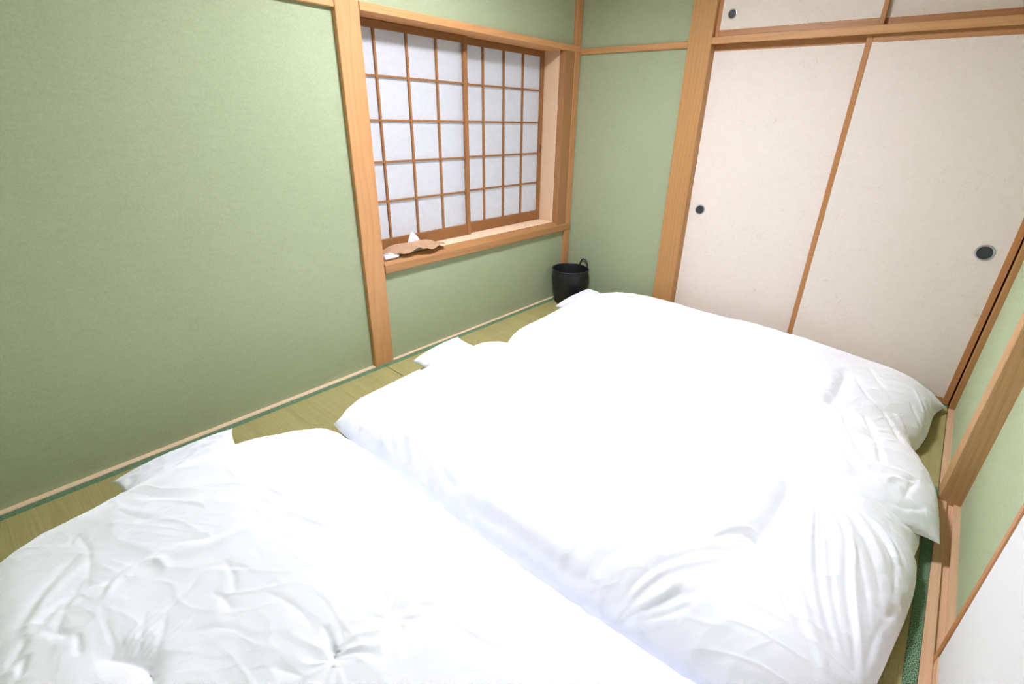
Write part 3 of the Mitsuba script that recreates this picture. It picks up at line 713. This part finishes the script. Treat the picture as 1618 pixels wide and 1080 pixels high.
def relief(Q, name):
    """Folds of the cover: stitched lines with gathers, tufts with star folds, single folds, and fine cotton creases."""
    x, y = Q.x, Q.y
    out = np.zeros(x.shape)

    def window(pts, m):
        P = np.asarray(pts)
        ok = (x > P[:, 0].min() - m) & (x < P[:, 0].max() + m) & (y > P[:, 1].min() - m) & (y < P[:, 1].max() + m)
        ia, ib = np.nonzero(ok.any(1))[0], np.nonzero(ok.any(0))[0]
        return (slice(ia[0], ia[-1] + 1), slice(ib[0], ib[-1] + 1)) if len(ia) and len(ib) else None

    for n, (pts, amp, w, kind) in enumerate(CREASES[name]):
        P = smooth_line(pts)
        s = window(P, 5 * w)
        if s is None:
            continue
        d, arc, side = seg_dist(x[s], y[s], P)
        taper = np.clip(arc / 0.22, 0, 1) * np.clip((1 - arc) / 0.22, 0, 1)
        taper = np.sqrt(taper)
        if kind == 'v':
            f = -0.5 * np.exp(-(d / w) ** 2) - 0.5 * np.exp(-d / (0.55 * w))
        elif kind == 'r':
            f = np.exp(-(d / w) ** 2)
        else:                       # a lap: raised on one side, falling over a sharp line
            sg = 1.0 if kind == 'l' else -1.0
            sd = d * side * sg
            f = np.where(sd > 0, np.exp(-(sd / (3.0 * w)) ** 2), np.exp(-(sd / (0.55 * w)) ** 2))
        out[s] += amp * taper * f
    for n, (pts, depth, w, gl, gr, length, lam) in enumerate(STITCHES[name]):
        P = smooth_line(pts)
        s = window(P, max(4 * w, 2.6 * length))
        if s is None:
            continue
        d, arc, side = seg_dist(x[s], y[s], P)
        L = np.linalg.norm(np.diff(P, axis=0), axis=1).sum()
        out[s] -= depth * (0.55 * np.exp(-(d / w) ** 2) + 0.45 * np.exp(-(d / (0.28 * w))))
        wob = meshkit.noise(np.stack([x[s] * 14, y[s] * 14, np.full(d.shape, 3.3 + n)], -1))
        ph = (arc * L + 0.030 * (wob - 0.5)) * 2 * math.pi / lam + 4.0 * (wob - 0.5)
        g = np.where(side > 0, gl, gr)
        inside = np.clip(arc / 0.05, 0.0, 1) * np.clip((1 - arc) / 0.05, 0.0, 1)
        out[s] += g * (np.abs(np.sin(ph)) * 2 - 1.0) * np.exp(-d / (length * (0.5 + wob))) * np.clip(d / 0.008, 0, 1) * inside
    for n, (cx, cy, depth, w, amp, R, k) in enumerate(DIMPLES[name]):
        s = window([(cx, cy)], 3 * R)
        if s is None:
            continue
        dx, dy = x[s] - cx, y[s] - cy
        r, th = np.hypot(dx, dy), np.arctan2(dy, dx)
        wob = meshkit.noise(np.stack([np.cos(th) * 1.5 + 5, np.sin(th) * 1.5 + 5, r * 9 + n], -1))
        out[s] += -depth * np.exp(-(r / w)) + amp * (1 - 2 * np.abs(np.sin(0.5 * k * th + 6 * wob + n))) * np.exp(-r / R) * np.clip(r / 0.02, 0, 1)
    # broad puffs of the filling and fine creases of the cotton cover
    P3 = lambda sx, sy, z: np.stack([x * sx, y * sy, np.full(x.shape, z)], -1)
    sd = {'far': 1.0, 'middle': 4.0, 'near': 8.0}[name]
    wx, wy = meshkit.noise(P3(3, 3, sd)) - 0.5, meshkit.noise(P3(3, 3, sd + 2)) - 0.5
    u, v = x + 0.22 * wx, y + 0.22 * wy
    broad = meshkit.fbm(np.stack([u * 3.2, v * 4.2, np.full(x.shape, sd)], -1), 2) - 0.5
    ridged = 1 - 2 * np.abs(meshkit.noise(np.stack([u * 7 + v * 4, v * 20 - u * 6, np.full(x.shape, sd + 1)], -1)) - 0.5)
    ridged2 = 1 - 2 * np.abs(meshkit.noise(np.stack([u * 22 - v * 14, v * 9 + u * 5, np.full(x.shape, sd + 5)], -1)) - 0.5)
    where = np.clip(meshkit.noise(P3(2.6, 2.6, sd + 7)) * 1.6 - 0.35, 0, 1)
    out += 0.022 * broad + 0.0032 * ridged ** 6 * where + 0.0026 * ridged2 ** 6 * (1 - where)
    for q, (ang, sc, amp) in enumerate(((0.5, 1.0, 0.0016), (2.1, 1.3, 0.0013), (1.35, 1.7, 0.0010))):
        ca, sa = math.cos(ang), math.sin(ang)
        al, ac = (u * ca + v * sa) * 5.0 * sc, (v * ca - u * sa) * 34.0 * sc
        rg = 1 - 2 * np.abs(meshkit.noise(np.stack([al, ac, np.full(x.shape, sd + 11 + q)], -1)) - 0.5)
        patch = np.clip(2.2 * meshkit.noise(P3(4.5, 4.5, sd + 20 + q)) - 0.8, 0, 1)
        out += amp * rg ** 3 * patch
    fade = np.clip(Q.edge / 0.05, 0, 1)
    # puckers across the hem
    hem = np.exp(-Q.edge / 0.06) * np.clip(Q.edge / 0.012, 0, 1)
    puck = meshkit.noise(np.stack([x * 34, y * 34, np.full(x.shape, sd + 9)], -1)) - 0.5
    return out * fade + 0.014 * puck * hem


def quilt(key, name, label):
    Q = Quilt(**QUILTS[name])
    top = Q.top + relief(Q, name)
    top = np.maximum(top, 0.012)
    floor_ = np.maximum(top - 0.012 - 0.068 * np.clip(Q.edge / 0.16, 0, 1), 0.006)
    v, f = Q.mesh(top, floor_)
    put(key, trimesh.Trimesh(*[v, np.vstack([f[:, [0, 1, 2]], f[:, [0, 2, 3]]])], process=False), 'cotton_white', label, 'comforter', 'white comforters laid side by side', smooth=True)


quilt('comforter', 'near', 'white puffy comforter nearest the camera, in front of the other two')
quilt('comforter_001', 'middle', 'white puffy comforter in the middle, between the near one and the one by the closet')
quilt('comforter_002', 'far', 'white puffy comforter beside the closet doors, its corner resting on the wood sill')


def pillow(key, corners, label, thick=0.10, seed=0):
    """corners: four (x, y, z) in order; pointed corners, soft middle."""
    n = 60
    c = np.array(corners, float)
    u, v = np.meshgrid(np.linspace(0, 1, n), np.linspace(0, 1, n), indexing='ij')
    su, sv = 4 * u * (1 - u), 4 * v * (1 - v)
    base = ((1 - u)[..., None] * (1 - v)[..., None] * c[0] + u[..., None] * (1 - v)[..., None] * c[1] + u[..., None] * v[..., None] * c[2] + (1 - u)[..., None] * v[..., None] * c[3])
    mid = c.mean(0)
    pinch = 0.13 * su ** 0.5 * (1 - sv) ** 3 - 0.055 * sv * (1 - su) ** 3
    base[..., :2] -= (base[..., :2] - mid[:2]) * pinch[..., None]
    wr = meshkit.fbm(np.stack([u * 9, v * 9, np.full(u.shape, seed)], -1), 3) - 0.5
    th = thick * (su * sv) ** 0.42
    e = np.minimum(np.minimum(u, 1 - u), np.minimum(v, 1 - v))
    top = base.copy(); top[..., 2] += 0.62 * th + 0.030 * wr * np.clip(e * 8, 0, 1)
    bot = base.copy(); bot[..., 2] -= 0.38 * th * np.clip(e * 20, 0, 1)
    bot[..., 2] = np.maximum(bot[..., 2], 0.004)
    i = np.arange(n * n).reshape(n, n)
    q = np.stack([i[:-1, :-1], i[1:, :-1], i[1:, 1:], i[:-1, 1:]], -1).reshape(-1, 4)
    m = trimesh.Trimesh(np.vstack([top.reshape(-1, 3), bot.reshape(-1, 3)]), np.vstack([q[:, [0, 1, 2]], q[:, [0, 2, 3]], q[:, [2, 1, 0]] + n * n, q[:, [3, 2, 0]] + n * n]), process=False)
    m.merge_vertices()
    m.fix_normals()
    put(key, m, 'cotton_pillow', label, 'pillow', 'white pillows under the comforters', smooth=60)


pillow('pillow', [(0.225, -3.115, 0.095), (0.64, -3.14, 0.12), (0.66, -2.74, 0.12), (0.255, -2.695, 0.135)], 'white pillow sticking out toward the left wall, nearest of the three', 0.075, 1)
pillow('pillow_001', [(0.258, -1.76, 0.105), (0.66, -1.81, 0.125), (0.68, -1.46, 0.125), (0.27, -1.425, 0.152)], 'white pillow sticking out below the window, second of the three', 0.070, 2)
pillow('pillow_002', [(0.285, -0.475, 0.095), (0.68, -0.56, 0.13), (0.74, -0.16, 0.13), (0.345, -0.125, 0.165)], 'white pillow sticking out in front of the black waste basket', 0.066, 3)

# the middle futon mattress, one corner of it in view
def mattress():
    m = manifold3d.Manifold.hull_points(np.array([(x, y, z) for x, y, z in [
        (0.375, -2.26, 0.03), (0.395, -2.285, 0.05), (0.385, -2.25, 0.072), (0.345, -2.15, 0.075), (0.30, -1.55, 0.075), (0.33, -1.45, 0.06), (0.33, -1.45, 0.02),
        (0.30, -1.55, 0.012), (0.335, -2.16, 0.012), (2.2, -2.26, 0.012), (2.22, -2.24, 0.045), (2.2, -2.26, 0.07), (2.2, -1.48, 0.012), (2.22, -1.5, 0.045), (2.2, -1.48, 0.07), (0.40, -2.27, 0.012)]])) 
    return m


put('futon_mattress', mattress(), 'cotton_pillow', 'thin white futon mattress, its corner showing under the middle comforter', 'futon', smooth=40)

# ------------------------------------------------------------------ waste basket in the corner
def basket():
    cx, cy, H, R, r0 = 0.142, -0.100, 0.285, 0.145, 0.112
    tag('waste_basket', 'black woven waste basket with a loop handle standing in the corner', 'waste basket')
    n, rows = 96, 40
    th = np.linspace(0, 2 * math.pi, n, endpoint=False)
    V, F = [], []
    zs = np.linspace(0.004, H - 0.012, rows)
    def ring(rad, z, weave):
        return np.stack([cx + (rad + weave) * np.cos(th), cy + (rad + weave) * np.sin(th), np.full(n, z)], -1)
    outer = [ring(r0 + (R - r0) * (z / H) ** 0.8, z, 0.0022 * np.cos(th * 24) * (1 if k % 2 else -1)) for k, z in enumerate(zs)]
    inner = [ring(r0 + (R - r0) * (z / H) ** 0.8 - 0.006, z, 0.0016 * np.cos(th * 24) * (1 if k % 2 else -1)) for k, z in enumerate(zs[::-1])]
    rings = [np.tile([[cx, cy, 0.004]], (n, 1))] + outer + inner + [np.tile([[cx, cy, 0.010]], (n, 1))]
    V = np.vstack(rings)
    for i in range(len(rings) - 1):
        a = np.arange(n); b = (a + 1) % n
        F += [np.stack([i * n + a, i * n + b, (i + 1) * n + b], -1), np.stack([i * n + a, (i + 1) * n + b, (i + 1) * n + a], -1)]
    put('waste_basket__body', trimesh.Trimesh(V, np.vstack(F), process=False), 'plastic_black', smooth=40)
    path = [(cx + (R - 0.002) * math.cos(t), cy + (R - 0.002) * math.sin(t), H - 0.008) for t in np.linspace(0, 2 * math.pi, 73)]
    put('waste_basket__rim', tube(path, 0.0065, 8), 'plastic_black', smooth=60)
    for a in (math.radians(78), math.radians(258)):
        hx, hy = cx + R * math.cos(a), cy + R * math.sin(a)
        tx, ty = -math.sin(a), math.cos(a)
        pth = [(hx + tx * 0.046 * math.cos(t), hy + ty * 0.046 * math.cos(t), H - 0.012 + 0.062 * math.sin(t)) for t in np.linspace(0, math.pi, 21)]
        if a < 2:                                 # the photograph shows one handle
            put('waste_basket__handle', tube(pth, 0.0050, 8), 'plastic_black', smooth=60)


basket()


# ------------------------------------------------------------------ things on the window sill
def tissue_box():
    z0 = SILL_Z
    tag('tissue_box', 'flat tissue box under a brown wavy edged paper cover on the window sill', 'tissue box')
    c = np.array([-0.064, -1.425])
    # box under the cover
    put('tissue_box__box', bx(c[0] - 0.040, c[0] + 0.030, c[1] - 0.105, c[1] + 0.105, z0, z0 + 0.028, 0.004), 'card_brown')
    # cover: a sheet with drooping flared border, thick as stout paper
    n, m = 61, 31
    u, v = np.meshgrid(np.linspace(-1, 1, n), np.linspace(-1, 1, m), indexing='ij')
    yy = c[1] - 0.030 + u * (0.195 - 0.016 * v ** 2)
    xx = c[0] + v * (0.085 - 0.016 * u ** 2) + 0.010 * u
    e = np.maximum(np.abs(u) ** 3, np.abs(v) ** 3)
    zz = z0 + 0.045 - 0.016 * e + 0.012 * np.clip(v, 0, 1) ** 2 * np.cos(u * 6.6 + 0.4) - 0.012 * np.abs(u) ** 4 - 0.012 * np.exp(-((u - 0.02) / 0.09) ** 2) * np.clip(v, 0, 1) ** 2
    zz += 0.002 * np.sin(u * 5 + v * 3) - 0.010 * np.clip(-u - 0.55, 0, 1)
    top = np.stack([xx, yy, zz], -1).reshape(-1, 3)
    bot = top - [0, 0, 0.0022]
    i = np.arange(n * m).reshape(n, m)
    q = np.stack([i[:-1, :-1], i[:-1, 1:], i[1:, 1:], i[1:, :-1]], -1).reshape(-1, 4)
    F = [q[:, [2, 1, 0]], q[:, [3, 2, 0]], q[:, [0, 1, 2]] + n * m, q[:, [0, 2, 3]] + n * m]
    rim = np.r_[i[0, :], i[1:, -1], i[-1, -2::-1], i[-2:0:-1, 0]]
    nx = np.roll(rim, -1)
    F += [np.stack([rim, nx, nx + n * m], -1), np.stack([rim, nx + n * m, rim + n * m], -1)]
    t = trimesh.Trimesh(np.vstack([top, bot]), np.vstack(F), process=False)
    t.fix_normals()
    put('tissue_box__paper_cover', t, 'paper_brown', smooth=50)
    # tissue standing up through the cover
    k = 33
    s, h = np.meshgrid(np.linspace(-1, 1, k), np.linspace(0, 1, 17), indexing='ij')
    wide = 0.048 * (1 - h) ** 0.6 + 0.005
    ty = c[1] + 0.010 + s * wide
    tx = c[0] - 0.050 + 0.010 * np.sin(s * 4.5 + 0.7) * (1 - 0.6 * h) - 0.012 * h
    tz = z0 + 0.038 + 0.058 * h * (1 - 0.12 * s ** 2)
    ii = np.arange(k * 17).reshape(k, 17)
    q = np.stack([ii[:-1, :-1], ii[:-1, 1:], ii[1:, 1:], ii[1:, :-1]], -1).reshape(-1, 4)
    put('tissue_box__tissue', trimesh.Trimesh(np.stack([tx, ty, tz], -1).reshape(-1, 3), np.vstack([q[:, :3], q[:, [0, 2, 3]]]), process=False), 'tissue_white', 'white tissue standing up', smooth=True)


tissue_box()


def remote():
    tag('remote_control', 'small white plastic remote lying at the left end of the window sill', 'remote control')
    z = SILL_Z
    m = manifold3d.Manifold.hull_points(np.array([(x, y, z + h) for (x, y, h) in
        [(-0.052, -1.70, 0.001), (-0.004, -1.70, 0.001), (-0.004, -1.612, 0.001), (-0.052, -1.612, 0.001),
         (-0.055, -1.70, 0.012), (-0.001, -1.70, 0.012), (-0.001, -1.606, 0.012), (-0.055, -1.606, 0.012),
         (-0.048, -1.695, 0.022), (-0.010, -1.695, 0.022), (-0.012, -1.622, 0.022), (-0.046, -1.622, 0.022)]]))
    put('remote_control__case', m, 'plastic_white', smooth=30)
    put('remote_control__screen', bx(-0.042, -0.016, -1.690, -1.655, z + 0.0215, z + 0.0228, 0.0005), 'plastic_grey', 'grey display window')


remote()
